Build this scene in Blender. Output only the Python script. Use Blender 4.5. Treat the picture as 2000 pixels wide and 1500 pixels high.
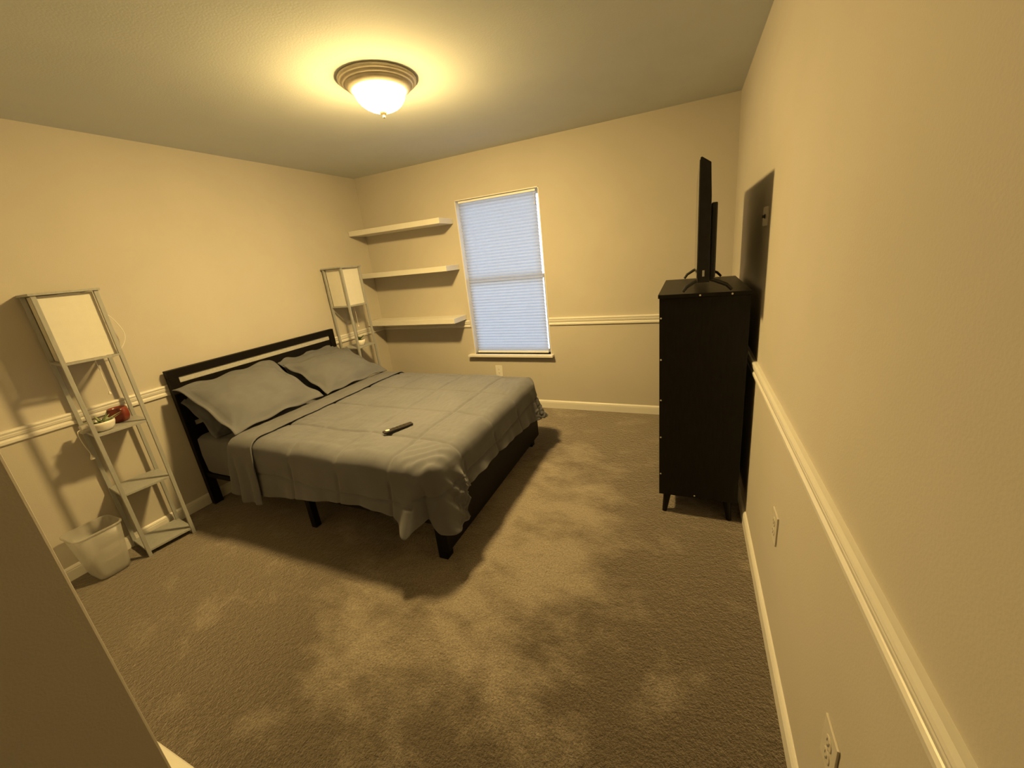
import bpy, bmesh, math, random
from mathutils import Vector, Matrix, noise

random.seed(7)
scene = bpy.context.scene
for o in list(bpy.data.objects):
    bpy.data.objects.remove(o, do_unlink=True)
COL = scene.collection
R = math.radians

# ------------------------------------------------------------------ room size
W, D, H = 3.529, 3.263, 2.44          # right wall x, window wall y, ceiling z
FX, FY = 1.789, 0.078                 # outer corner of the wall block beside the entry
BY = -3.2                            # back of the entry nook

# ------------------------------------------------------------------ camera
cd = bpy.data.cameras.new('camera')
cam = bpy.data.objects.new('camera', cd); COL.objects.link(cam)
right = Vector((0.92113388, 0.37631152, -0.09950888))
up = Vector((-0.01995812, 0.30096964, 0.95342485))
fwd = Vector((-0.38873391, 0.87624592, -0.2847438))
cam.matrix_world = Matrix(((right.x, up.x, -fwd.x, 3.2182), (right.y, up.y, -fwd.y, -0.1893),
                           (right.z, up.z, -fwd.z, 1.5236), (0, 0, 0, 1)))
cd.sensor_width = 36.0
cd.lens = 755.70 / 2000 * 36
cd.shift_x = -21.38 / 2000
cd.shift_y = -28.42 / 2000
cd.clip_start = 0.02
scene.camera = cam

# ------------------------------------------------------------------ sky, exposure
world = bpy.data.worlds.new('sky'); scene.world = world
world.use_nodes = True
bg = world.node_tree.nodes['Background']
bg.inputs[0].default_value = (0.58, 0.75, 1.0, 1)
bg.inputs[1].default_value = 4.3
vs = scene.view_settings
vs.view_transform = 'Standard'; vs.look = 'None'; vs.gamma = 1.0; vs.exposure = 0.0
vs.use_curve_mapping = False
LAMP_STRENGTH = 815.0
LAMP_COLOR = (1.0, 0.69, 0.245)

# ------------------------------------------------------------------ materials
def mat(name, col, rough=0.6, col2=None, scale=20, bump=0.0, bscale=200, detail=3, metal=0.0,
        spec=0.4, stretch=None, sheen=0.0, lo=0.35, hi=0.65):
    m = bpy.data.materials.new(name); m.use_nodes = True
    nt = m.node_tree; b = nt.nodes['Principled BSDF']
    b.inputs['Base Color'].default_value = (*col, 1); b.inputs['Roughness'].default_value = rough
    b.inputs['Metallic'].default_value = metal; b.inputs['Specular IOR Level'].default_value = spec
    if sheen: b.inputs['Sheen Weight'].default_value = sheen
    tc = nt.nodes.new('ShaderNodeTexCoord'); src = tc.outputs['Object']
    if stretch:
        mp = nt.nodes.new('ShaderNodeMapping'); mp.inputs['Scale'].default_value = stretch
        nt.links.new(src, mp.inputs[0]); src = mp.outputs[0]
    if col2:
        n = nt.nodes.new('ShaderNodeTexNoise'); n.inputs['Scale'].default_value = scale
        n.inputs['Detail'].default_value = detail; nt.links.new(src, n.inputs['Vector'])
        r = nt.nodes.new('ShaderNodeValToRGB'); r.color_ramp.elements[0].position = lo
        r.color_ramp.elements[1].position = hi
        r.color_ramp.elements[0].color = (*col, 1); r.color_ramp.elements[1].color = (*col2, 1)
        nt.links.new(n.outputs['Fac'], r.inputs[0]); nt.links.new(r.outputs[0], b.inputs['Base Color'])
    if bump:
        n2 = nt.nodes.new('ShaderNodeTexNoise'); n2.inputs['Scale'].default_value = bscale
        n2.inputs['Detail'].default_value = 2; nt.links.new(tc.outputs['Object'], n2.inputs['Vector'])
        bp = nt.nodes.new('ShaderNodeBump'); bp.inputs['Strength'].default_value = bump
        bp.inputs['Distance'].default_value = 0.004
        nt.links.new(n2.outputs['Fac'], bp.inputs['Height']); nt.links.new(bp.outputs[0], b.inputs['Normal'])
    return m

M = {}
M['wall'] = mat('wall_paint', (.51, .472, .417), .75, (.53, .49, .432), 3, .10, 170, spec=.25)
M['ceiling'] = mat('ceiling_paint', (.60, .628, .636), .9, (.62, .645, .652), 4, .12, 120, spec=.1)
M['trim'] = mat('trim_paint', (.73, .705, .665), .35, (.75, .725, .68), 6, spec=.5)
M['vinyl'] = mat('window_vinyl', (.82, .82, .80), .4, (.84, .84, .82), 8)
M['shelf'] = mat('shelf_laminate', (.68, .655, .605), .4, (.70, .675, .62), 9)
M['plate'] = mat('plate_plastic', (.60, .56, .50), .35, (.62, .58, .52), 15)
M['slot'] = mat('slot_dark', (.03, .028, .025), .6, (.04, .036, .03), 40)
M['lampwood'] = mat('grey_painted_wood', (.33, .33, .325), .5, (.37, .37, .36), 14, .08, 90, stretch=(6, 6, 1))
M['paper'] = mat('lamp_shade_fabric', (.69, .67, .62), .85, (.71, .69, .64), 30, .08, 350, spec=.1)
M['cordwhite'] = mat('white_cord', (.75, .72, .65), .5, (.78, .75, .68), 30)
M['blackwood'] = mat('black_brown_wood', (.0065, .005, .004), .5, (.009, .0072, .006), 16, .08, 120, stretch=(8, 8, 1), spec=.10)
M['dresser'] = mat('black_laminate', (.0075, .0062, .0055), .42, (.0105, .009, .008), 14, stretch=(7, 7, 1), spec=.2)
M['inlay'] = mat('greige_inlay', (.40, .39, .37), .5, (.46, .45, .42), 12, stretch=(1, 6, 6))
M['screw'] = mat('screw_metal', (.75, .73, .70), .35, (.8, .78, .74), 60, metal=.8)
M['knob'] = mat('knob_metal', (.4, .36, .28), .35, (.45, .4, .31), 40, metal=.9)
M['tv'] = mat('tv_plastic', (.014, .013, .013), .3, (.018, .017, .017), 40)
M['tvscreen'] = mat('tv_screen', (.006, .006, .007), .08, (.007, .007, .008), 5, spec=.6)
M['brass'] = mat('antique_brass', (.60, .54, .44), .4, (.66, .59, .48), 25, metal=.25)
M['finial'] = mat('dark_bronze', (.10, .078, .05), .5, (.13, .10, .065), 25, metal=.2, spec=.2)
M['comforter'] = mat('grey_comforter', (.116, .119, .141), .8, (.131, .134, .158), 5, .10, 420, spec=.2, sheen=.15)
M['sheet'] = mat('grey_sheet', (.120, .122, .140), .8, (.134, .136, .155), 6, .08, 480, spec=.2, sheen=.1)
M['pillow'] = mat('grey_pillowcase', (.122, .125, .143), .8, (.138, .141, .160), 6, .08, 480, spec=.2, sheen=.1)
M['ceramic'] = mat('white_ceramic', (.80, .77, .72), .25, (.83, .80, .75), 20)
M['redpot'] = mat('oxblood_glaze', (.17, .035, .02), .25, (.23, .05, .028), 12)
M['soil'] = mat('soil', (.03, .022, .015), .95, (.06, .045, .03), 60, .6, 150)
M['leaf'] = mat('succulent_leaf', (.16, .21, .10), .45, (.30, .33, .17), 25)
M['leafdark'] = mat('dark_leaf', (.05, .075, .03), .45, (.09, .12, .05), 25)
M['petal'] = mat('pale_petal', (.7, .66, .58), .6, (.78, .74, .66), 30)
M['remote'] = mat('remote_plastic', (.02, .016, .016), .35, (.028, .022, .022), 30)
M['remotepad'] = mat('remote_silver', (.45, .45, .44), .3, (.5, .5, .49), 40)

def carpet_mat():
    m = bpy.data.materials.new('brown_carpet'); m.use_nodes = True
    nt = m.node_tree; b = nt.nodes['Principled BSDF']; L = nt.links.new
    b.inputs['Roughness'].default_value = .95; b.inputs['Specular IOR Level'].default_value = .05
    b.inputs['Sheen Weight'].default_value = .9; b.inputs['Sheen Roughness'].default_value = .45; b.inputs['Sheen Tint'].default_value = (.75, .66, .56, 1)
    tc = nt.nodes.new('ShaderNodeTexCoord')
    mp = nt.nodes.new('ShaderNodeMapping'); mp.inputs['Rotation'].default_value = (0, 0, .5)
    mp.inputs['Scale'].default_value = (1.0, 1.5, 1); L(tc.outputs['Object'], mp.inputs[0])
    def nz(scale, det, vec, rough=.6, dist=0.):
        n = nt.nodes.new('ShaderNodeTexNoise'); n.inputs['Scale'].default_value = scale
        n.inputs['Detail'].default_value = det; n.inputs['Roughness'].default_value = rough
        n.inputs['Distortion'].default_value = dist; L(vec, n.inputs['Vector']); return n
    big = nz(2.6, 7, mp.outputs[0], .68, .15)
    fine = nz(130, 3, tc.outputs['Object'], .7)
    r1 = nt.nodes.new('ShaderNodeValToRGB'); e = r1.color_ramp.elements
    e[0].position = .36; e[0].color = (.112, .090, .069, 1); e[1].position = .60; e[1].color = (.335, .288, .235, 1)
    # lighter walked nap mid-room; lens vignette painted in as a darker surround
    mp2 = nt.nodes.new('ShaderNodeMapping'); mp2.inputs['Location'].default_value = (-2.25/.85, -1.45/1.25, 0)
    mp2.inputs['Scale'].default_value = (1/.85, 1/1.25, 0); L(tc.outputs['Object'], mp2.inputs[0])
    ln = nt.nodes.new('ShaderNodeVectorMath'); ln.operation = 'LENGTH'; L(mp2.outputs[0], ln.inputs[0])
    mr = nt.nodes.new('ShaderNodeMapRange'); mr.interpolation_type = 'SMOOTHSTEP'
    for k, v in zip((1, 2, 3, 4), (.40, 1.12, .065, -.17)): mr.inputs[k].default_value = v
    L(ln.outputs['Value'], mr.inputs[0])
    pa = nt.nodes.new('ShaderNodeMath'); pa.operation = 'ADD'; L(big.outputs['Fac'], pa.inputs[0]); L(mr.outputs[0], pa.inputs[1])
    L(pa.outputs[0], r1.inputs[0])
    r2 = nt.nodes.new('ShaderNodeValToRGB'); e = r2.color_ramp.elements
    e[0].position = .3; e[0].color = (.45, .45, .45, 1); e[1].position = .7; e[1].color = (1.4, 1.4, 1.4, 1)
    L(fine.outputs['Fac'], r2.inputs[0])
    mx = nt.nodes.new('ShaderNodeMix'); mx.data_type = 'RGBA'; mx.blend_type = 'MULTIPLY'; mx.inputs[0].default_value = 1
    L(r1.outputs[0], mx.inputs[6]); L(r2.outputs[0], mx.inputs[7]); L(mx.outputs[2], b.inputs['Base Color'])
    bp = nt.nodes.new('ShaderNodeBump'); bp.inputs['Strength'].default_value = 1.0; bp.inputs['Distance'].default_value = .012
    add = nt.nodes.new('ShaderNodeMath'); add.operation = 'ADD'
    mid = nz(45, 3, tc.outputs['Object'], .6)
    L(fine.outputs['Fac'], add.inputs[0]); L(mid.outputs['Fac'], add.inputs[1])
    L(add.outputs[0], bp.inputs['Height']); L(bp.outputs[0], b.inputs['Normal'])
    return m
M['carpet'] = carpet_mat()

def mix_mat(name, kind):
    m = bpy.data.materials.new(name); m.use_nodes = True
    nt = m.node_tree; nt.nodes.clear(); L = nt.links.new
    out = nt.nodes.new('ShaderNodeOutputMaterial'); mix = nt.nodes.new('ShaderNodeMixShader')
    tc = nt.nodes.new('ShaderNodeTexCoord'); n = nt.nodes.new('ShaderNodeTexNoise'); L(tc.outputs['Object'], n.inputs['Vector'])
    if kind == 'glass':
        a = nt.nodes.new('ShaderNodeBsdfTransparent'); a.inputs[0].default_value = (.95, .97, .97, 1)
        b = nt.nodes.new('ShaderNodeBsdfGlossy'); b.inputs['Roughness'].default_value = .02
        f = nt.nodes.new('ShaderNodeFresnel'); f.inputs[0].default_value = 1.45
        L(f.outputs[0], mix.inputs[0])
    elif kind == 'shade':
        n.inputs['Scale'].default_value = 60
        r = nt.nodes.new('ShaderNodeValToRGB'); r.color_ramp.elements[0].color = (.50, .51, .54, 1); r.color_ramp.elements[1].color = (.57, .58, .61, 1)
        L(n.outputs['Fac'], r.inputs[0])
        a = nt.nodes.new('ShaderNodeBsdfDiffuse'); b = nt.nodes.new('ShaderNodeBsdfTranslucent')
        L(r.outputs[0], a.inputs[0]); L(r.outputs[0], b.inputs[0]); mix.inputs[0].default_value = .62
    else:  # milky plastic
        n.inputs['Scale'].default_value = 8
        r = nt.nodes.new('ShaderNodeValToRGB'); r.color_ramp.elements[0].color = (.62, .60, .57, 1); r.color_ramp.elements[1].color = (.70, .68, .65, 1)
        L(n.outputs['Fac'], r.inputs[0])
        p = nt.nodes.new('ShaderNodeBsdfPrincipled'); p.inputs['Roughness'].default_value = .3
        L(r.outputs[0], p.inputs['Base Color'])
        t = nt.nodes.new('ShaderNodeBsdfTranslucent'); L(r.outputs[0], t.inputs[0])
        m1 = nt.nodes.new('ShaderNodeMixShader'); m1.inputs[0].default_value = .35
        L(p.outputs[0], m1.inputs[1]); L(t.outputs[0], m1.inputs[2])
        a = m1; b = nt.nodes.new('ShaderNodeBsdfTransparent'); mix.inputs[0].default_value = .55 if kind == 'milky' else .25
    L(a.outputs[0], mix.inputs[1]); L(b.outputs[0], mix.inputs[2]); L(mix.outputs[0], out.inputs[0])
    return m
M['glass'] = mix_mat('window_glass', 'glass')
M['shadecloth'] = mix_mat('pleated_shade_cloth', 'shade')
M['milky'] = mix_mat('milky_plastic', 'milky')
M['clear'] = mix_mat('clear_plastic', 'clear')

def dome_mat():
    m = bpy.data.materials.new('lit_frosted_glass'); m.use_nodes = True
    nt = m.node_tree; b = nt.nodes['Principled BSDF']
    b.inputs['Base Color'].default_value = (.9, .88, .82, 1); b.inputs['Roughness'].default_value = .3
    b.inputs['Emission Color'].default_value = (*LAMP_COLOR, 1)
    # the bulbs sit low in the bowl: the glass glows most at its bottom and least under the metal rim
    tc = nt.nodes.new('ShaderNodeTexCoord'); sx = nt.nodes.new('ShaderNodeSeparateXYZ'); nt.links.new(tc.outputs['Object'], sx.inputs[0])
    mr = nt.nodes.new('ShaderNodeMapRange'); mr.interpolation_type = 'SMOOTHSTEP'
    for k, v in zip((1, 2, 3, 4), (-.066, -.140, LAMP_STRENGTH*.035, LAMP_STRENGTH)): mr.inputs[k].default_value = v
    nt.links.new(sx.outputs[2], mr.inputs[0]); nt.links.new(mr.outputs[0], b.inputs['Emission Strength'])
    return m
M['dome'] = dome_mat()

# ------------------------------------------------------------------ mesh helpers
class MB:
    def __init__(s): s.v = []; s.f = []
    def add(s, vs_, fs_):
        k = len(s.v); s.v += [Vector(p) for p in vs_]; s.f += [[i + k for i in f] for f in fs_]
    def box(s, lo, hi, mtx=None):
        (x0, y0, z0), (x1, y1, z1) = lo, hi
        p = [Vector(q) for q in ((x0,y0,z0),(x1,y0,z0),(x1,y1,z0),(x0,y1,z0),(x0,y0,z1),(x1,y0,z1),(x1,y1,z1),(x0,y1,z1))]
        if mtx: p = [mtx @ q for q in p]
        s.add(p, [(0,3,2,1),(4,5,6,7),(0,1,5,4),(1,2,6,5),(2,3,7,6),(3,0,4,7)]); return s
    def lathe(s, prof, c=(0,0,0), n=32, cap=True):
        c = Vector(c); vs_ = []; fs_ = []
        for r, z in prof:
            for i in range(n):
                a = 2*math.pi*i/n; vs_.append(c + Vector((r*math.cos(a), r*math.sin(a), z)))
        for k in range(len(prof)-1):
            for i in range(n):
                j = (i+1) % n; fs_.append((k*n+i, k*n+j, (k+1)*n+j, (k+1)*n+i))
        if cap:
            fs_.append(list(range(n))[::-1]); fs_.append([(len(prof)-1)*n+i for i in range(n)])
        s.add(vs_, fs_); return s
    def tube(s, pts, r, n=8):
        pts = [Vector(p) for p in pts]; rr = r if isinstance(r, (list, tuple)) else [r]*len(pts)
        vs_ = []; fs_ = []; prev = None
        for i, p in enumerate(pts):
            t = (pts[min(i+1, len(pts)-1)] - pts[max(i-1, 0)]).normalized()
            a = prev if prev else (Vector((0,0,1)) if abs(t.z) < .9 else Vector((1,0,0)))
            u = (a - t*a.dot(t)).normalized(); w = t.cross(u); prev = u
            for k in range(n):
                an = 2*math.pi*k/n; vs_.append(p + (u*math.cos(an) + w*math.sin(an))*rr[i])
        for i in range(len(pts)-1):
            for k in range(n):
                j = (k+1) % n; fs_.append((i*n+k, i*n+j, (i+1)*n+j, (i+1)*n+k))
        fs_.append(list(range(n))[::-1]); fs_.append([(len(pts)-1)*n+k for k in range(n)])
        s.add(vs_, fs_); return s
    def prism(s, prof, a, b, off):
        """profile [(d,z)] swept from a to b; off = direction of d"""
        a, b, off = Vector(a), Vector(b), Vector(off); n = len(prof)
        vs_ = [a + off*d + Vector((0,0,z)) for d, z in prof] + [b + off*d + Vector((0,0,z)) for d, z in prof]
        fs_ = [(i, (i+1) % n, (i+1) % n + n, i+n) for i in range(n)] + [list(range(n))[::-1], [i+n for i in range(n)]]
        s.add(vs_, fs_); return s
    def build(s, name, m, parent=None, bevel=0, smooth=False, segs=2):
        me = bpy.data.meshes.new(name); me.from_pydata([tuple(p) for p in s.v], [], s.f); me.update()
        bm = bmesh.new(); bm.from_mesh(me); bmesh.ops.recalc_face_normals(bm, faces=bm.faces)
        if bevel: 
            ed = [e for e in bm.edges if len(e.link_faces) == 2 and e.calc_face_angle(0) > .5]
            bmesh.ops.bevel(bm, geom=ed, offset=bevel, segments=segs, affect='EDGES', profile=.6, clamp_overlap=True)
        bm.to_mesh(me); bm.free()
        o = bpy.data.objects.new(name, me); COL.objects.link(o); me.materials.append(M[m])
        if smooth:
            for p in me.polygons: p.use_smooth = True
        if parent: o.parent = parent
        return o

def tag(o, label=None, cat=None, group=None, kind=None):
    if label: o['label'] = label
    if cat: o['category'] = cat
    if group: o['group'] = group
    if kind: o['kind'] = kind
    return o
def thing(name, loc, label, cat, group=None, rz=0):
    o = bpy.data.objects.new(name, None); COL.objects.link(o); o.empty_display_size = .05
    o.location = loc; o.rotation_euler = (0, 0, rz)
    return tag(o, label, cat, group)
def copy_tree(o, parent=None):
    c = o.copy(); COL.objects.link(c); c.parent = parent
    for ch in list(o.children): copy_tree(ch, c)
    return c
def box(name, lo, hi, m, parent=None, bevel=0, **k):
    return MB().box(lo, hi).build(name, m, parent, bevel, **k)

# ------------------------------------------------------------------ the room
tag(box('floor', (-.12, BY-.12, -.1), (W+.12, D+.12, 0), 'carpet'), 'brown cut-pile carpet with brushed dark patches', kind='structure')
tag(box('ceiling', (-.12, BY-.12, H), (W+.12, D+.12, H+.1), 'ceiling'), 'matt white ceiling', kind='structure')
tag(box('wall_left', (-.12, FY, 0), (0, D+.12, H), 'wall'), 'cream painted wall behind the headboard', kind='structure')
tag(box('wall_right', (W, BY, 0), (W+.12, D+.12, H), 'wall'), 'cream painted wall behind the tall dresser', kind='structure')
tag(box('wall_front', (-.12, BY, 0), (FX, FY, H), 'wall', bevel=.006), 'cream wall corner in shade beside the entry', kind='structure')
tag(box('wall_entry', (-.12, BY-.12, 0), (W+.12, BY, H), 'wall'), 'cream wall behind the entry', kind='structure')
WX0, WX1, WZ0, WZ1 = 1.158, 2.009, .565, 2.07
b = MB()
b.box((0, D, 0), (WX0, D+.12, H)).box((WX1, D, 0), (W, D+.12, H)).box((WX0, D, 0), (WX1, D+.12, WZ0)).box((WX0, D, WZ1), (WX1, D+.12, H))
tag(b.build('wall_back', 'wall'), 'cream painted wall around the window', kind='structure')

RAIL = [(0, .850), (.010, .850), (.015, .855), (.016, .868), (.012, .873), (.008, .876), (.008, .880), (.014, .884),
        (.0165, .894), (.0175, .898), (.0165, .902), (.020, .910), (.021, .914), (.019, .920), (.012, .923), (0, .923)]
BASE = [(0, 0), (.013, 0), (.013, .058), (.0115, .062), (.0125, .066), (.009, .074), (.005, .080), (0, .081)]
def trim(name, prof, a, b_, off, label):
    tag(MB().prism(prof, a, b_, off).build(name, 'trim'), label, kind='structure')
trim('trim_1', RAIL, (0, FY, 0), (0, D, 0), (1, 0, 0), 'white chair rail along the headboard wall')
trim('trim_2', RAIL, (0, D, 0), (WX0-.005, D, 0), (0, -1, 0), 'white chair rail left of the window')
trim('trim_3', RAIL, (WX1+.005, D, 0), (W, D, 0), (0, -1, 0), 'white chair rail between window and dresser')
trim('trim_4', RAIL, (W, BY, 0), (W, D, 0), (-1, 0, 0), 'white chair rail along the right wall')
trim('baseboard_left', BASE, (0, FY, 0), (0, D, 0), (1, 0, 0), 'white baseboard under the headboard wall')
trim('baseboard_back', BASE, (0, D, 0), (W, D, 0), (0, -1, 0), 'white baseboard under the window wall')
trim('baseboard_right', BASE, (W, BY, 0), (W, D, 0), (-1, 0, 0), 'white baseboard along the right wall')
trim('baseboard_front', [(0, 0), (.040, 0), (.040, .054), (.036, .060), (0, .062)], (0, FY, 0), (FX-.001, FY, 0), (0, 1, 0), 'white baseboard end at the entry corner')

# window
win = bpy.data.objects.new('window_1', None); COL.objects.link(win); win.location = (0, 0, 0)
tag(win, 'white double-hung window behind a pleated shade', kind='structure')
t = .008
for lo, hi in (((WX0, D-.002, WZ0), (WX0+t, D+.11, WZ1)), ((WX1-t, D-.002, WZ0), (WX1, D+.11, WZ1)), ((WX0, D-.002, WZ1-t), (WX1, D+.11, WZ1))):
    box('jamb', lo, hi, 'trim', win)
box('window_sill', (1.098, D-.055, .543), (2.034, D+.09, .565), 'trim', win, bevel=.004)
zm = 1.31
def sash(z0, z1, y):
    s = MB(); x0, x1, w = WX0+t, WX1-t, .034
    s.box((x0, y, z0), (x0+w, y+.022, z1)).box((x1-w, y, z0), (x1, y+.022, z1))
    s.box((x0+w, y, z0), (x1-w, y+.022, z0+w)).box((x0+w, y, z1-w), (x1-w, y+.022, z1))
    o = s.build('sash', 'vinyl', win)
    box('pane', (x0+w-.004, y+.009, z0+w-.004), (x1-w+.004, y+.013, z1-w+.004), 'glass', o)
sash(.566, zm+.02, D+.074); sash(zm-.02, WZ1-t, D+.097)

# pleated shade hanging in the window opening
BX0, BX1 = 1.183, 1.970
sh = thing('pleated_shade', (1.578, D+.035, .572), 'white pleated cellular shade lowered over the whole window', 'window shade')
sh_inv = Matrix.Translation(-sh.location)
box('headrail', (BX0-1.578, -.016, 2.040-.572), (BX1-1.578, .018, 2.058-.572), 'vinyl', sh, bevel=.002)
z0, z1, N = .018, 2.040-.572, 50
s = MB(); vs_ = []; fs_ = []
ny = 2*N
for i in range(ny+1):
    z = z1 + (z0-z1)*i/ny; y = -.009 if i % 2 else .003
    vs_ += [(BX0-1.578, y, z), (BX1-1.578, y, z)]
for i in range(ny): fs_.append((2*i, 2*i+1, 2*i+3, 2*i+2))
s.add(vs_, fs_); s.build('pleated_fabric', 'shadecloth', sh)
box('bottom_rail', (BX0-1.578, -.012, 0), (BX1-1.578, .010, .019), 'vinyl', sh, bevel=.002)
MB().tube([(BX1-1.578-.012, -.018, 2.03-.572), (BX1-1.578-.012, -.018, 1.95-.572)], .002).lathe([(.002, 0), (.005, .004), (.004, .02), (.001, .024)], (BX1-1.578-.012, -.018, 1.93-.572), 8).build('lift_cord', 'cordwhite', sh)

# unseen slab added outside to cut sky light from the shade top
tag(box('sky_blocker', (-.6, D+.14, 2.44), (W+.6, D+1.0, 2.56), 'vinyl'), 'white unseen slab added outside to darken the window top', kind='structure')

# ------------------------------------------------------------------ ceiling light
LX, LY = 1.748, 1.693
cl = thing('ceiling_light', (LX, LY, H), 'flush ceiling light with stepped bronze rim and glowing frosted glass bowl', 'ceiling light')
prof = [(.05, 0), (.190, 0), (.193, -.004), (.192, -.012), (.186, -.018), (.178, -.020), (.176, -.024), (.170, -.030), (.162, -.032),
        (.160, -.036), (.156, -.043), (.148, -.048), (.140, -.054), (.134, -.056), (.128, -.052), (.120, -.03), (.05, -.03)]
MB().lathe(prof, n=64).build('rim', 'brass', cl, smooth=True)
dp = [(.129, -.046), (.1275, -.056), (.124, -.072), (.116, -.090), (.103, -.107), (.085, -.122), (.062, -.134), (.036, -.142), (.012, -.146)]
MB().lathe(dp, n=48).build('glass_bowl', 'dome', cl, smooth=True)
fp = [(.012, -.140), (.0205, -.144), (.021, -.147), (.016, -.152), (.010, -.156), (.0055, -.159), (.005, -.162), (.0075, -.166), (.006, -.171), (.001, -.174)]
MB().lathe(fp, n=20).build('finial', 'finial', cl, smooth=True)

# ------------------------------------------------------------------ wall shelves
for zc, lab, x0 in ((1.892, 'white floating wall shelf, topmost of the three left of the window', .006),
                    (1.464, 'white floating wall shelf, middle one of the three left of the window', .006),
                    (.960, 'white floating wall shelf, lowest of the three, just above the chair rail', .006)):
    o = box('wall_shelf', (x0-.555, -.118, -.0245), (1.112-.555, .118, .0245), 'shelf', bevel=.002)
    o.location = (.555, D-.1185, zc); tag(o, lab, 'shelf', 'floating shelves beside the window')

# ------------------------------------------------------------------ shelf lamps
def make_lamp(loc, rz, label):
    L_ = thing('shelf_floor_lamp', loc, label, 'floor lamp', 'shelf floor lamps flanking the bed', rz)
    h, p, top = .12, .018, 1.578
    for sx in (-1, 1):
        for sy in (-1, 1):
            xa, ya = sx*h, sy*h
            box('post', (min(xa, xa-sx*p), min(ya, ya-sy*p), 0), (max(xa, xa-sx*p), max(ya, ya-sy*p), top-.012), 'lampwood', L_, bevel=.0015)
    box('top_plate', (-h-.008, -h-.008, top-.012), (h+.008, h+.008, top), 'lampwood', L_, bevel=.0015)
    for z in (.030, .415, .795):
        box('shelf', (-h+.004, -h+.004, z), (h-.004, h-.004, z+.013), 'lampwood', L_, bevel=.001)
    # open frame that carries the shade
    fr = MB(); zb = 1.205; q = .012
    for a0, a1 in ((-h+.001, -h+p-.001), (h-p+.001, h-.001)):
        fr.box((a0, -h+p, zb), (a1, h-p, zb+q)); fr.box((-h+p, a0, zb), (h-p, a1, zb+q))
    fr.build('shade_frame', 'lampwood', L_)
    g, c = .022, .006
    for k in range(4):
        o = box('shade_panel', (-h+g, h-p-.003-.002, zb+q+.001), (h-g, h-p-.003, top-.016), 'paper', L_)
        o.rotation_euler = (0, 0, k*math.pi/2)
    for sx in (-1, 1):
        for sy in (-1, 1):
            x, y = sx*(h-.0235), sy*(h-.0235)
            box('shade_strip', (x-.003, y-.003, zb+q+.001), (x+.003, y+.003, top-.016), 'paper', L_)
    bk = MB().box((-h+p, -.008, zb+.002), (h-p, .008, zb+.010)); bk.lathe([(.018, .010), (.018, .06), (.012, .065)], (0, 0, zb), 12)
    bk.lathe([(.012, .065), (.030, .10), (.033, .125), (.022, .155), (.004, .165)], (0, 0, zb), 14)
    bk.build('bulb_and_socket', 'cordwhite', L_)
    MB().tube([(.035, .02, zb), (.036, .021, zb-.15), (.036, .021, zb-.20)], .0016, 6).lathe([(.0016, .012), (.006, 0), (.006, -.006), (.001, -.008)], (.036, .021, zb-.205), 8).build('pull_chain', 'cordwhite', L_)
    return L_
lampA = make_lamp((.148, .803, 0), R(-7), 'grey wooden shelf floor lamp with square white shade between wastebasket and bed')
lampB = copy_tree(lampA); lampB.location = (.148, 2.70, 0); lampB.rotation_euler.z = 0
lampB['label'] = 'grey wooden shelf floor lamp with square white shade in the corner by the wall shelves'
# supply cord of the near lamp looping against the wall
pts = [(-.10, .02, 1.21), (-.115, .09, 1.19), (-.122, .155, 1.20), (-.126, .205, 1.26), (-.127, .215, 1.32), (-.126, .190, 1.40), (-.124, .150, 1.46)]
def smooth_path(p, n=8):
    p = [Vector(q) for q in p]; out = []
    for i in range(len(p)-1):
        a, b_, c, d = p[max(i-1, 0)], p[i], p[i+1], p[min(i+2, len(p)-1)]
        for k in range(n):
            u = k/n; out.append(.5*((2*b_) + (c-a)*u + (2*a-5*b_+4*c-d)*u*u + (3*b_-a-3*c+d)*u**3))
    return out + [p[-1]]
MB().tube(smooth_path(pts), .0022, 6).build('power_cord', 'cordwhite', lampA)

# ------------------------------------------------------------------ things on the lamp shelves
def leaf(mb, base, az, el, ln, wd, th, curl=0.3, n=7):
    """thick pointed leaf, a closed tapering solid"""
    p = Vector(base); dirh = Vector((math.cos(az), math.sin(az), 0)); side = Vector((-math.sin(az), math.cos(az), 0))
    vs_ = []; fs_ = []; e = el; q = p.copy()
    for i in range(n+1):
        t_ = i/n; w = wd*math.sin(math.pi*min(1, .18+.82*t_)**.8)*.5 if i < n else .0005
        d = dirh*math.cos(e) + Vector((0, 0, 1))*math.sin(e); nn = side.cross(d)
        w = max(w, .0006); tt = th*(w/(wd*.5))*.5 + .0003
        vs_ += [q + side*w, q + nn*tt*-.6, q - side*w, q + nn*tt]
        q = q + d*(ln/n); e -= curl/n
    for i in range(n):
        for k in range(4):
            j = (k+1) % 4; fs_.append((4*i+k, 4*i+j, 4*i+4+j, 4*i+4+k))
    fs_.append((3, 2, 1, 0)); fs_.append(tuple(4*n+k for k in range(4)))
    mb.add(vs_, fs_)

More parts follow.
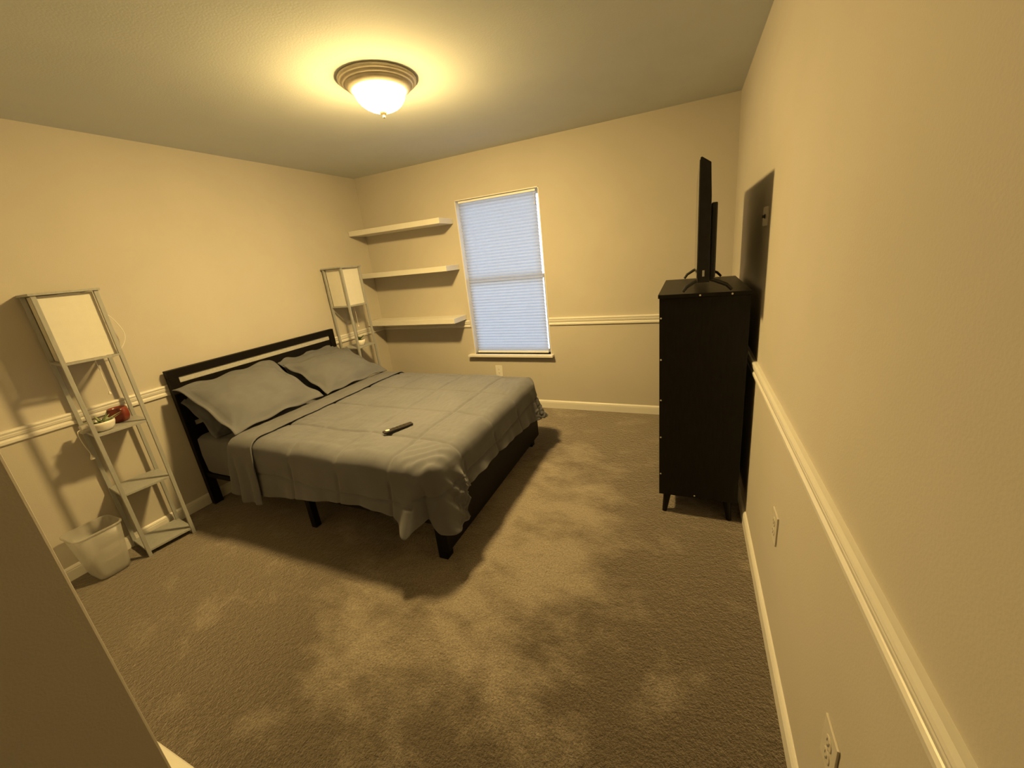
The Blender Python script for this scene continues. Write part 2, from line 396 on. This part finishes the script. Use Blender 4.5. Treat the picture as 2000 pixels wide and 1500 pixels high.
SZ = .8085
pl = thing('potted_succulent', (.195, .738, SZ), 'small succulent in a white ceramic bowl on the near lamp shelf', 'potted plant')
MB().lathe([(.020, 0), (.034, .004), (.046, .020), (.0525, .042), (.054, .056), (.050, .056), (.048, .044), (.03, .040)], n=28).build('bowl', 'ceramic', pl, smooth=True)
MB().lathe([(.001, .047), (.049, .046), (.048, .040), (.001, .038)], n=20).build('soil', 'soil', pl)
for az, el, ln, wd, cu in ((2.1, .7, .062, .020, .5), (-1.9, .55, .075, .021, .7), (1.3, 1.15, .070, .019, .1), (.9, .25, .085, .019, -.3), (1.75, .35, .095, .018, .2),
                           (-.6, .8, .05, .019, .6), (3.3, .9, .055, .018, .4), (-2.7, 1.2, .05, .017, .2), (.2, 1.1, .045, .016, .4)):
    m_ = MB(); leaf(m_, (.006*math.cos(az), .006*math.sin(az), .046), az, el, ln, wd, .007, cu); m_.build('leaf', 'leaf', pl, smooth=True)
rp = thing('red_planter', (.105, .845, SZ), 'round oxblood red glazed pot behind the white bowl', 'pot')
MB().lathe([(.028, 0), (.038, .004), (.047, .025), (.049, .05), (.045, .074), (.041, .084), (.037, .084), (.040, .07), (.03, .06)], n=28).build('pot', 'redpot', rp, smooth=True)
MB().lathe([(.001, .074), (.038, .073), (.036, .066), (.001, .064)], n=20).build('soil', 'soil', rp)
cb = thing('clear_cord_box', (.105, .6995, SZ), 'small clear plastic block with a dangling white cord at the lamp shelf edge', 'cord switch')
MB().box((-.020, -.030, 0), (.020, .012, .020)).box((-.016, -.026, .0201), (.018, .008, .042)).build('block', 'clear', cb, bevel=.004)
MB().tube(smooth_path([(.005, -.026, .020), (.006, -.040, .018), (.008, -.045, -.01), (.010, -.040, -.07), (.012, -.033, -.11), (.012, -.033, -.135)]), .0022, 6).lathe(
    [(.002, .02), (.004, .012), (.0095, -.004), (.010, -.010), (.002, -.011)], (.012, -.033, -.145), 12).build('hanging_cord', 'cordwhite', cb)
pf = thing('potted_plant', (.195, 2.695, SZ), 'small leafy plant in a white pot on the corner lamp shelf', 'potted plant')
MB().lathe([(.022, 0), (.030, .003), (.040, .03), (.044, .058), (.041, .058), (.038, .05), (.02, .048)], n=24).build('pot', 'ceramic', pf, smooth=True)
MB().lathe([(.001, .053), (.040, .052), (.038, .047), (.001, .045)], n=18).build('soil', 'soil', pf)
for i in range(13):
    az = i*2.4; m_ = MB(); leaf(m_, (.004*math.cos(az), .004*math.sin(az), .052), az, .5+.6*random.random(), .05+.05*random.random(), .019, .004, .8)
    m_.build('leaf', 'leafdark' if i % 4 else 'petal', pf, smooth=True)

# ------------------------------------------------------------------ wastebasket
wb = thing('wastebasket', (.152, .535, 0), 'translucent white plastic wastebasket on the carpet beside the near lamp', 'wastebasket')
def rrect(hx, hy, r, z, n=6):
    out = []
    for cx, cy, a0 in ((hx-r, hy-r, 0), (-hx+r, hy-r, 90), (-hx+r, -hy+r, 180), (hx-r, -hy+r, 270)):
        for k in range(n+1):
            a = R(a0+90*k/n); out.append((cx+r*math.cos(a), cy+r*math.sin(a), z))
    return out
def loft(rings, cap0=True, cap1=False):
    m_ = MB(); n = len(rings[0]); vs_ = [p for r_ in rings for p in r_]; fs_ = []
    for k in range(len(rings)-1):
        for i in range(n):
            j = (i+1) % n; fs_.append((k*n+i, k*n+j, (k+1)*n+j, (k+1)*n+i))
    if cap0: fs_.append(list(range(n))[::-1])
    if cap1: fs_.append([(len(rings)-1)*n+i for i in range(n)])
    m_.add(vs_, fs_); return m_
def bin_ring(t_, inset, z): return rrect(.080+.014*t_-inset, .070+.030*t_-inset, .032+.008*t_, z)
o = loft([bin_ring(-.5, .006, .002), bin_ring(-.1, 0, .012), bin_ring(.1, 0, .04), bin_ring(1, 0, .292), bin_ring(1, .0022, .292), bin_ring(.1, .0022, .04),
          bin_ring(-.1, .003, .014), bin_ring(-.5, .008, .006)], True, True)
o.build('bin', 'milky', wb, smooth=True)
loft([bin_ring(1, -.0004, .284), bin_ring(1, -.005, .285), bin_ring(1, -.0055, .293), bin_ring(1, -.002, .297), bin_ring(1, .002, .2935)], False, False).build('rim', 'milky', wb, smooth=True)

# ------------------------------------------------------------------ bed frame
Y0, Y1 = 1.150, 2.512
YC = (Y0+Y1)/2
bed = thing('bed_frame', (1.08, YC, 0), 'black wooden bed frame with slotted headboard', 'bed frame')
def bp(name, lo, hi, parent=bed, **k):
    return box(name, [a-b_ for a, b_ in zip(lo, (1.08, YC, 0))], [a-b_ for a, b_ in zip(hi, (1.08, YC, 0))], 'blackwood', parent, **k)
hx0, hx1 = .026, .066
hb = bpy.data.objects.new('headboard', None); COL.objects.link(hb); hb.parent = bed
for ya, yb in ((Y0, Y0+.058), (Y1-.058, Y1)): bp('post', (hx0, ya, 0), (hx1, yb, .963), hb, bevel=.002)
bp('top_rail', (hx0, Y0, .9635), (hx1, Y1, 1.018), hb, bevel=.002)
bp('back_panel', (hx0+.006, Y0+.0585, .642), (hx1-.006, Y1-.0585, .922), hb, bevel=.002)
for za, zb_ in ((.9225, .9630), (.6085, .6415)):
    q = bp('inlay_strip', (hx0+.004, Y0+.0585, za), (hx1-.010, Y1-.0585, zb_), hb, bevel=.003)
    q.data.materials.clear(); q.data.materials.append(M['inlay'])
bp('lower_panel', (hx0+.006, Y0+.0585, .30), (hx1-.006, Y1-.0585, .608), hb, bevel=.002)
for ya in (Y0+.012, Y1-.040): bp('side_rail', (hx1+.001, ya, .222), (2.064, ya+.028, .256), bevel=.002)
bp('foot_rail', (2.066, Y0-.006, .078), (2.100, Y1+.006, .340), bevel=.004)
for ya in (Y0+.02, Y1-.075): bp('leg', (2.008, ya, 0), (2.064, ya+.055, .221), bevel=.003)
for ya in (Y0+.012, YC-.02, Y1-.052): bp('leg', (1.045, ya, 0), (1.085, ya+.04, .221 if ya != YC-.02 else .189), bevel=.003)
bp('centre_rail', (hx1+.001, YC-.02, .19), (2.064, YC+.02, .24), bevel=.002)
for i in range(11): bp('slat', (.16+i*.18, Y0+.042, .241), (.23+i*.18, Y1-.042, .256), bevel=.001)

# ------------------------------------------------------------------ soft things
def nz(x, y, z=0, s=1.0): return noise.noise(Vector((x*s, y*s, z*s)))
SEAM_X = (1.115, 1.48, 1.845); SEAM_Y = (1.37, 1.735, 2.10, 2.465)
def sstep(a, b_, x):
    t_ = max(0, min(1, (x-a)/(b_-a))); return t_*t_*(3-2*t_)
def lerp_tab(tab, x, lin=False):
    if x <= tab[0][0]: return tab[0][1]
    for (a, va), (b_, vb) in zip(tab, tab[1:]):
        if x <= b_: return va + (vb-va)*((x-a)/(b_-a) if lin else sstep(a, b_, x))
    return tab[-1][1]
def drape(name, m, x0, x1, yn, yf, ztop, rho, hem, off, step, rows, topz, foot=True, rc=.12, roll=.012, thick=.01, origin=(0, 0, 0)):
    """cloth lying on a bed: top grid plus a hanging skirt round near side, foot and far side"""
    nx = int((x1-x0)/step); ny = int((yf-yn)/step)
    vs_, fs_, idx = [], [], {}
    def flat(i, j):
        x = x0 + (x1-x0)*i/nx; y = yn + (yf-yn)*j/ny
        if foot:
            a = (x-(x1-rc))/rc
            if a > 0:
                for sgn, yy in ((-1, yn+rc), (1, yf-rc)):
                    b_ = sgn*(y-yy)/rc
                    if b_ > 0:
                        x = x1-rc + rc*a*math.sqrt(1-b_*b_/2); y = yy + sgn*rc*b_*math.sqrt(1-a*a/2)
                        break
        return x, y
    for i in range(nx+1):
        for j in range(ny+1):
            x, y = flat(i, j)
            u = x0 + (x1-x0)*i/nx; v = yn + (yf-yn)*j/ny
            d = min(v-yn, yf-v, (x1-u) if foot else 9)
            z = ztop + topz(x, y, d)
            if d < rho: z -= rho - math.sqrt(max(0, rho*rho-(rho-d)**2))
            dh = x-x0
            if dh < roll: z -= roll - math.sqrt(max(0, roll**2-(roll-dh)**2))
            idx[i, j] = len(vs_); vs_.append(Vector((x, y, z)))
    for i in range(nx):
        for j in range(ny): fs_.append((idx[i, j], idx[i+1, j], idx[i+1, j+1], idx[i, j+1]))
    chains = [[(i, 0) for i in range(nx+1)]]
    if foot:
        chains[0] += [(nx, j) for j in range(1, ny+1)] + [(i, ny) for i in range(nx-1, -1, -1)]
    else:
        chains.append([(i, ny) for i in range(nx, -1, -1)])
    for ci, ch in enumerate(chains):
        P_ = [vs_[idx[c]] for c in ch]; s_ = [0.0]
        for a, b_ in zip(P_, P_[1:]): s_.append(s_[-1] + (Vector((b_.x-a.x, b_.y-a.y))).length)
        prev = [idx[c] for c in ch]
        nrm = []
        for k in range(len(P_)):
            a = P_[max(0, k-2)]; b_ = P_[min(len(P_)-1, k+2)]; t_ = Vector((b_.x-a.x, b_.y-a.y, 0)).normalized()
            nrm.append(Vector((t_.y, -t_.x, 0)))
        for r_ in range(1, rows+1):
            t_ = r_/rows; cur = []
            for k, p in enumerate(P_):
                key = ci*100 + s_[k]
                zt = p.z; zb = hem(key, p); z = zt + (zb-zt)*t_
                q = p + nrm[k]*off(key, t_, p, z); q.z = z
                cur.append(len(vs_)); vs_.append(q)
            for k in range(len(P_)-1): fs_.append((prev[k+1], prev[k], cur[k], cur[k+1]))
            prev = cur
    mb = MB(); O = Vector(origin); mb.add([p-O for p in vs_], fs_)
    o = mb.build(name, m, smooth=True); o.location = origin
    sm = o.modifiers.new('thickness', 'SOLIDIFY'); sm.thickness = thick; sm.offset = -1
    return o

# mattress in a fitted grey sheet
me = loft([[(x, y, z) for x, y, z in rrect(.985-c, .674-c, .06, zz, 5)] for c, zz in ((.03, -.142), (.008, -.136), (0, -.12), (-.004, 0), (0, .12), (.012, .134), (.04, .143))], True, True)
mt = me.build('mattress', 'sheet', smooth=True); mt.location = (1.062, YC, .401)
tag(mt, 'mattress in a smooth grey fitted sheet on the black bed frame', 'mattress')

# quilted comforter
CX0, CX1, CN, CF = .640, 2.125, 1.095, 2.565
S1 = CX1-CX0-.12
def seam_d(x, y): 
    return min(min(abs(x-a) for a in SEAM_X), min(abs(y-a) for a in SEAM_Y))
def c_top(x, y, d):
    wob = .010*nz(x, y, 2, 5)
    sd = min(min(abs(x+wob-a) for a in SEAM_X), min(abs(y+wob*1.3-a) for a in SEAM_Y))
    z = .007*(1-math.exp(-(sd/.05)**2)) - .010*math.exp(-(sd/.008)**2)
    z += .007*nz(x, y, 5, 4) + .0035*nz(x*1.0, y*2.2, 7, 11) + .0022*nz(x*2.5, y, 9, 16) + .0012*nz(x*1.6, y, 4, 40)
    # crown: a little lower toward the foot
    z -= .006*math.exp(-((x-.824)/.014)**2) - .005*math.exp(-((math.hypot(x-2.02, y-1.21))/.13)**2)*math.sin((x-y)*75)
    z -= .012*sstep(1.7, 2.12, x) + .010*sstep(2.2, 2.56, y)
    return z
def c_hem(s_, p):
    n_ = S1
    tab = [(0, .26), (.16, .245), (.41, .275), (.71, .318), (1.01, .322), (n_-.22, .316), (n_-.10, .292), (n_-.015, .262), (n_+.012, .30), (n_+.05, .31), (n_+.085, .245), (n_+.19, .205), (n_+.245, .225),
           (n_+.268, .345), (n_+.40, .364), (n_+.75, .350), (n_+1.05, .325), (n_+1.35, .285), (n_+1.5, .26), (n_+1.7, .30), (n_+2.9, .30)]
    return lerp_tab(tab, s_, True)
def c_off(s_, t_, p, z):
    n_ = S1
    o = .026*t_*t_
    g = lambda c, w: math.exp(-((s_-c)/w)**2)
    o += .085*g(n_-.030, .062)*t_**1.1           # near corner tip swings out
    o -= .055*g(n_+.040, .024)*t_**.8            # deep fold
    o += .045*g(n_+.125, .055)*t_**.8            # foot flap
    o += .025*g(n_+.265, .05)*math.sin(min(1, t_)*math.pi*.8)
    foot = sstep(n_+.10, n_+.2, s_)*(1-sstep(n_+1.45, n_+1.6, s_))
    o += foot*(.005*math.sin(s_*21+.4)*t_ + .003*math.sin(s_*47+2)*t_*t_)
    far = g(n_+1.42, .09); o += .04*far*t_ + .018*far*math.sin(s_*70)*t_
    near = 1-sstep(n_-.3, n_-.1, s_)
    o += near*(.010*math.sin(s_*9+2.2)*t_ + .004*math.sin(s_*31)*t_)
    # quilting on the skirt
    if s_ < n_: c = p.x; sd = min(abs(c-a) for a in SEAM_X)
    else: sd = min(abs(p.y-a) for a in SEAM_Y)
    hz = .385 if s_ < n_ else .42
    sd = min(sd, abs(z-hz-.01*math.sin(s_*5)))
    o += min(1, t_*5)*(.004*(1-math.exp(-(sd/.05)**2)) - .008*math.exp(-(sd/.008)**2))
    # crumpled gathers by the near foot corner
    k = g(n_+.27, .07)*sstep(.25, .55, t_); o += .020*k*nz(s_, z, 4, 55) + .010*k*nz(s_, z, 8, 90)
    k2 = g(n_+1.42, .10)*sstep(.45, .7, t_); o += .014*k2*nz(s_, z, 4, 55)
    o += .013*g(n_+.21, .09)*math.sin(s_*70+z*42)*sstep(0, .35, t_)
    o += .004*nz(s_*2, z, 3, 9)*t_
    return o
com = drape('comforter', 'comforter', CX0, CX1, CN, CF, .603, .085, c_hem, c_off, .007, 44, c_top, foot=True, rc=.12, roll=.014, thick=.022, origin=(1.46, YC, .57))
tag(com, 'grey box-quilted comforter draped over bed side and foot', 'comforter')

# flat sheet folded back over the head end of the comforter
def sh_hem(s_, p):
    if s_ < 50: return lerp_tab([(0, .262), (.06, .235), (.12, .205), (.26, .200)], s_)
    return .30
def sh_off(s_, t_, p, z):
    g = lambda c, w: math.exp(-((s_-c)/w)**2)
    return .012*min(1, t_*4) + .026*t_*t_ + t_*(.010*math.sin(s_*62+1.2) + .008*math.sin(s_*23)) - .014*g(.06, .014)*t_
def sh_top(x, y, d): return .007*nz(x, y, 5, 4) + .003*nz(x*1.4, y, 3, 18) - .006*sstep(.72, .60, x) - .010*sstep(2.2, 2.56, y) + .005*sstep(.77, .81, x)
sheet = drape('flat_sheet', 'sheet', .572, .816, 1.080, 2.552, .615, .085, sh_hem, sh_off, .0085, 30, sh_top, foot=False, roll=.03, thick=.006, origin=(.69, YC, .6))
tag(sheet, 'grey flat sheet folded down in a band below the pillows', 'bed sheet')

# pillows
def pillow(loc, u, v, w, h, th, fl, seed, label):
    """w along u, h along v; flat flange fl all round"""
    u = Vector(u).normalized(); v = Vector(v); v = (v - u*v.dot(u)).normalized(); n_ = u.cross(v)
    NX, NY = 44, 34; rings = []
    mb = MB(); vs_ = []; fs_ = []
    for sgn in (1, -1):
        for i in range(NX+1):
            for j in range(NY+1):
                a = -1+2*i/NX; b_ = -1+2*j/NY
                # pull sides in a little between the corners
                X = a*w/2*(1-.05*(1-b_*b_)**1.0*abs(a)**3); Y = b_*h/2*(1-.06*(1-a*a)*abs(b_)**3)
                ia = max(0, 1-(w/2-abs(X))/(fl+.0001)) ; 
                ex = max(0, min(1, (w/2*.99-fl-abs(X))/(w/2-fl))); ey = max(0, min(1, (h/2*.99-fl-abs(Y))/(h/2-fl)))
                t_ = (1-(1-ex)**2.3)*(1-(1-ey)**2.3)
                z = th/2*max(0, t_)**.62
                ed = max(abs(a), abs(b_))
                wr = .010*nz(X, Y, seed, 7)*t_ + .008*nz(X*1.2, Y*2.6, seed+2, 12)*min(1, t_*3+.1)
                # radiating creases at corners
                for ca in (-1, 1):
                    for cb in (-1, 1):
                        dx = X-ca*w/2; dy = Y-cb*h/2; rr = math.hypot(dx, dy)
                        wr += .006*math.exp(-(rr/.16)**2)*math.sin(math.atan2(dy*cb, dx*ca)*15+seed)*min(1, rr/.05)
                lift = .014*nz(X, Y, seed+9, 5)*ed**4 + .010*math.sin(a*9+seed)*abs(b_)**8 + .008*math.sin(b_*8+seed*2)*abs(a)**8
                zz = sgn*(z + .0025) + wr*(1 if sgn > 0 else .5) + lift
                zz = zz if sgn > 0 else zz
                vs_.append(u*X + v*Y + n_*zz)
    K = (NX+1)*(NY+1); ix = lambda k, i, j: k*K + i*(NY+1) + j
    for k in range(2):
        for i in range(NX):
            for j in range(NY): fs_.append((ix(k,i,j), ix(k,i+1,j), ix(k,i+1,j+1), ix(k,i,j+1)))
    bd = [(i, 0) for i in range(NX)] + [(NX, j) for j in range(NY)] + [(i, NY) for i in range(NX, 0, -1)] + [(0, j) for j in range(NY, 0, -1)]
    for c, d in zip(bd, bd[1:]+bd[:1]): fs_.append((ix(0, *c), ix(0, *d), ix(1, *d), ix(1, *c)))
    mb.add(vs_, fs_); o = mb.build('pillow', 'pillow', smooth=True); o.location = loc
    return tag(o, label, 'pillow', 'pillows against the headboard')
pillow((.188, 1.51, .690), (0, 1, .0), (-.62, 0, .60), .70, .42, .11, .03, 5, 'grey pillow tucked behind the near front pillow, only its corners showing')
pillow((.190, 2.20, .715), (0, 1, .0), (-.58, 0, .66), .62, .44, .11, .03, 8, 'grey pillow tucked behind the far front pillow, its top peeking up')
pillow((.364, 1.472, .768), (-.012, 1, .008), (-.485, 0, .285), .680, .575, .15, .04, 1, 'plump grey pillow with flat flange leaning in front, nearer to the wastebasket')
pillow((.387, 2.195, .727), (.04, 1, -.015), (-.45, 0, .21), .655, .515, .15, .035, 3, 'plump grey pillow with flat flange leaning in front, nearer to the corner lamp')

# remote control
rm = thing('remote_control', (1.660, 1.4285, .603 + max(c_top(1.62, 1.36, 1), c_top(1.66, 1.43, 1), c_top(1.70, 1.50, 1)) + .001), 'slim black remote control lying on the comforter', 'remote control', rz=math.atan2(.159, .088))
MB().box((-.088, -.0185, 0), (.088, .0185, .0125)).build('body', 'remote', rm, bevel=.005, segs=3)
MB().lathe([(.013, 0), (.013, .0022), (.010, .003)], (-.062, 0, .0127), 18).build('dial', 'remotepad', rm)
for i in range(4):
    for j in range(3): box('button', (-.03+i*.022, -.013+j*.010, .0127), (-.020+i*.022, -.007+j*.010, .0140), 'slot', rm)

# ------------------------------------------------------------------ dresser
DX0, DX1, DY0, DY1 = 3.088, 3.486, 1.853, 2.602
dr = thing('tall_dresser', ((DX0+DX1)/2, (DY0+DY1)/2, 0), 'tall black dresser on tapered legs under the television', 'dresser')
OX, OY = (DX0+DX1)/2, (DY0+DY1)/2
def db(name, lo, hi, m='dresser', parent=dr, **k):
    return box(name, (lo[0]-OX, lo[1]-OY, lo[2]), (hi[0]-OX, hi[1]-OY, hi[2]), m, parent, **k)
body = MB()
for lo, hi in (((DX0, DY0, .125), (DX1, DY0+.016, 1.243)), ((DX0, DY1-.016, .125), (DX1, DY1, 1.243))):
    db('side_panel', lo, hi, bevel=.0015)
db('back_panel', (DX1-.006, DY0+.0165, .13), (DX1-.001, DY1-.0165, 1.242))
db('bottom_panel', (DX0+.004, DY0+.0165, .130), (DX1-.0065, DY1-.0165, .146))
db('top_panel', (DX0-.006, DY0-.004, 1.2435), (DX1+.004, DY1+.004, 1.262), bevel=.0015)
for i in range(5):
    za = .150 + i*.2185
    f = db('drawer', (DX0+.001, DY0+.019, za), (DX0+.018, DY1-.019, za+.2145), bevel=.002)
    db('finger_pull', (DX0-.001, OY-.07, za+.190), (DX0+.0005, OY+.07, za+.206), 'knob', f)
def dleg(x, y, sx, sy):
    MB().lathe([(.013, 0), (.0215, .128)], (0, 0, 0), 16)
    m_ = MB(); n = 16; vs_ = []; 
    for z, r_, q in ((0, .013, 1), (.130, .022, 0)):
        for i in range(n): vs_.append((x-OX + sx*.016*q + r_*math.cos(2*math.pi*i/n), y-OY + sy*.010*q + r_*math.sin(2*math.pi*i/n), z))
    m_.add(vs_, [(i, (i+1) % n, n+(i+1) % n, n+i) for i in range(n)] + [list(range(n))[::-1], [n+i for i in range(n)]])
    m_.build('leg', 'dresser', dr)
for x, sx in ((DX0+.045, -1), (DX1-.050, 1)):
    for y, sy in ((DY0+.035, -1), (DY1-.035, 1)): dleg(x, y, sx, sy)
for x, y, z in [(DX0+.008, DY0, zz) for zz in (1.145, .928, .703, .484, .256)] + [(3.274, DY0, .139), (3.272, DY0-.004, 1.252), (3.408, DY0-.004, 1.252)]:
    k = MB().lathe([(.0045, 0), (.0045, .0012), (.002, .002)], n=10)
    k.v = [Matrix.Rotation(math.pi/2, 4, 'X') @ p + Vector((x-OX, y-OY, z)) for p in k.v]
    k.build('screw', 'screw', dr)

# ------------------------------------------------------------------ television
tv = thing('television', (3.275, 2.19, 1.262), 'black flat television seen edge-on, standing on the tall dresser', 'television')
def tb(name, lo, hi, m='tv', parent=tv, **k):
    return box(name, (lo[0]-3.275, lo[1]-2.19, lo[2]-1.262), (hi[0]-3.275, hi[1]-2.19, hi[2]-1.262), m, parent, **k)
hs = MB(); prof = [(3.256, 1.318), (3.256, 1.836), (3.262, 1.838), (3.298, 1.812), (3.304, 1.68), (3.306, 1.318)]
n = len(prof)
vs_ = [(x-3.275, y-2.19, z-1.262) for y in (1.778, 2.602) for x, z in prof]
hs.add(vs_, [(i, (i+1) % n, (i+1) % n+n, i+n) for i in range(n)] + [list(range(n))[::-1], [i+n for i in range(n)]])
hs.build('housing', 'tv', tv, bevel=.0015)
tb('screen', (3.2535, 1.786, 1.338), (3.2557, 2.594, 1.828), 'tvscreen')
tb('rear_module', (3.3065, 1.792, 1.335), (3.330, 2.585, 1.655), bevel=.006)
tb('side_port', (3.276, 1.7763, 1.345), (3.285, 1.7777, 1.372), 'remotepad')
for y in (1.868, 2.560):
    ft = MB()
    for tx in (3.196, 3.406):
        a = Vector((3.284-3.275, y-2.19, .072)); e = Vector((tx-3.275, y-2.19, .0075))
        mid = a.lerp(e, .82) + Vector((0, 0, .012))
        ft.tube([a, a.lerp(mid, .5)+Vector((0, 0, .002)), mid, e], [.009, .0085, .008, .007], 8)
    ft.box((3.276-3.275, y-2.19-.012, .055), (3.294-3.275, y-2.19+.012, .085))
    ft.build('foot', 'tv', tv, smooth=False)

# ------------------------------------------------------------------ wall plates
def plate(name, loc, n_, u, w, h, label, kind='duplex', pm='plate'):
    """n_ = out of the wall, u = along the wall"""
    o = thing(name, loc, label, 'wall outlet' if kind == 'duplex' else 'wall plate')
    n_, u = Vector(n_), Vector(u); mt_ = Matrix((( u.x, n_.x, 0, 0), (u.y, n_.y, 0, 0), (0, 0, 1, 0), (0, 0, 0, 1)))
    MB().box((-w/2, 0, -h/2), (w/2, .0055, h/2), mt_).build('cover_plate', pm, o, bevel=.0018)
    if kind == 'duplex':
        for s_ in (-1, 1):
            k = MB().lathe([(.0165, 0), (.0165, .0014), (.015, .002)], n=20)
            rot = Matrix.Rotation(-math.pi/2, 4, 'X')
            k.v = [mt_ @ (rot @ p + Vector((0, .0056, s_*.0195))) for p in k.v]; k.build('receptacle', pm, o)
            q = MB()
            for dx, hh in ((-.0062, .009), (.0062, .0075)): q.box((dx-.0012, .0074, s_*.0195+.001-hh/2+.002), (dx+.0012, .0080, s_*.0195+.001+hh/2+.002), mt_)
            q.box((-.0022, .0074, s_*.0195-.0095), (.0022, .0080, s_*.0195-.0055), mt_); q.build('slots', 'slot', o)
        k = MB().lathe([(.0032, 0), (.0032, .001), (.002, .0016)], n=10); rot = Matrix.Rotation(-math.pi/2, 4, 'X')
        k.v = [mt_ @ (rot @ p + Vector((0, .0056, 0))) for p in k.v]; k.build('screw', 'screw', o)
    else:
        k = MB().lathe([(.010, 0), (.010, .002), (.0065, .003), (.0065, .010), (.003, .011)], n=16); rot = Matrix.Rotation(-math.pi/2, 4, 'X')
        k.v = [mt_ @ (rot @ p + Vector((0, .0056, 0))) for p in k.v]; k.build('jack', 'slot', o)
    return o
plate('wall_outlet', (W, 1.218, .487), (-1, 0, 0), (0, 1, 0), .077, .118, 'cream wall outlet below the right chair rail, nearest to the dresser')
plate('wall_outlet', (W, .561, .412), (-1, 0, 0), (0, 1, 0), .077, .118, 'cream wall outlet at the bottom edge of the picture below the right chair rail')
plate('wall_outlet', (1.417, D, .380), (0, -1, 0), (1, 0, 0), .077, .118, 'cream wall outlet under the window, half hidden by the comforter', pm='trim')
plate('jack_plate', (W, 1.90, 1.575), (-1, 0, 0), (0, 1, 0), .115, .080, 'small cream jack plate on the wall behind the television', 'jack')
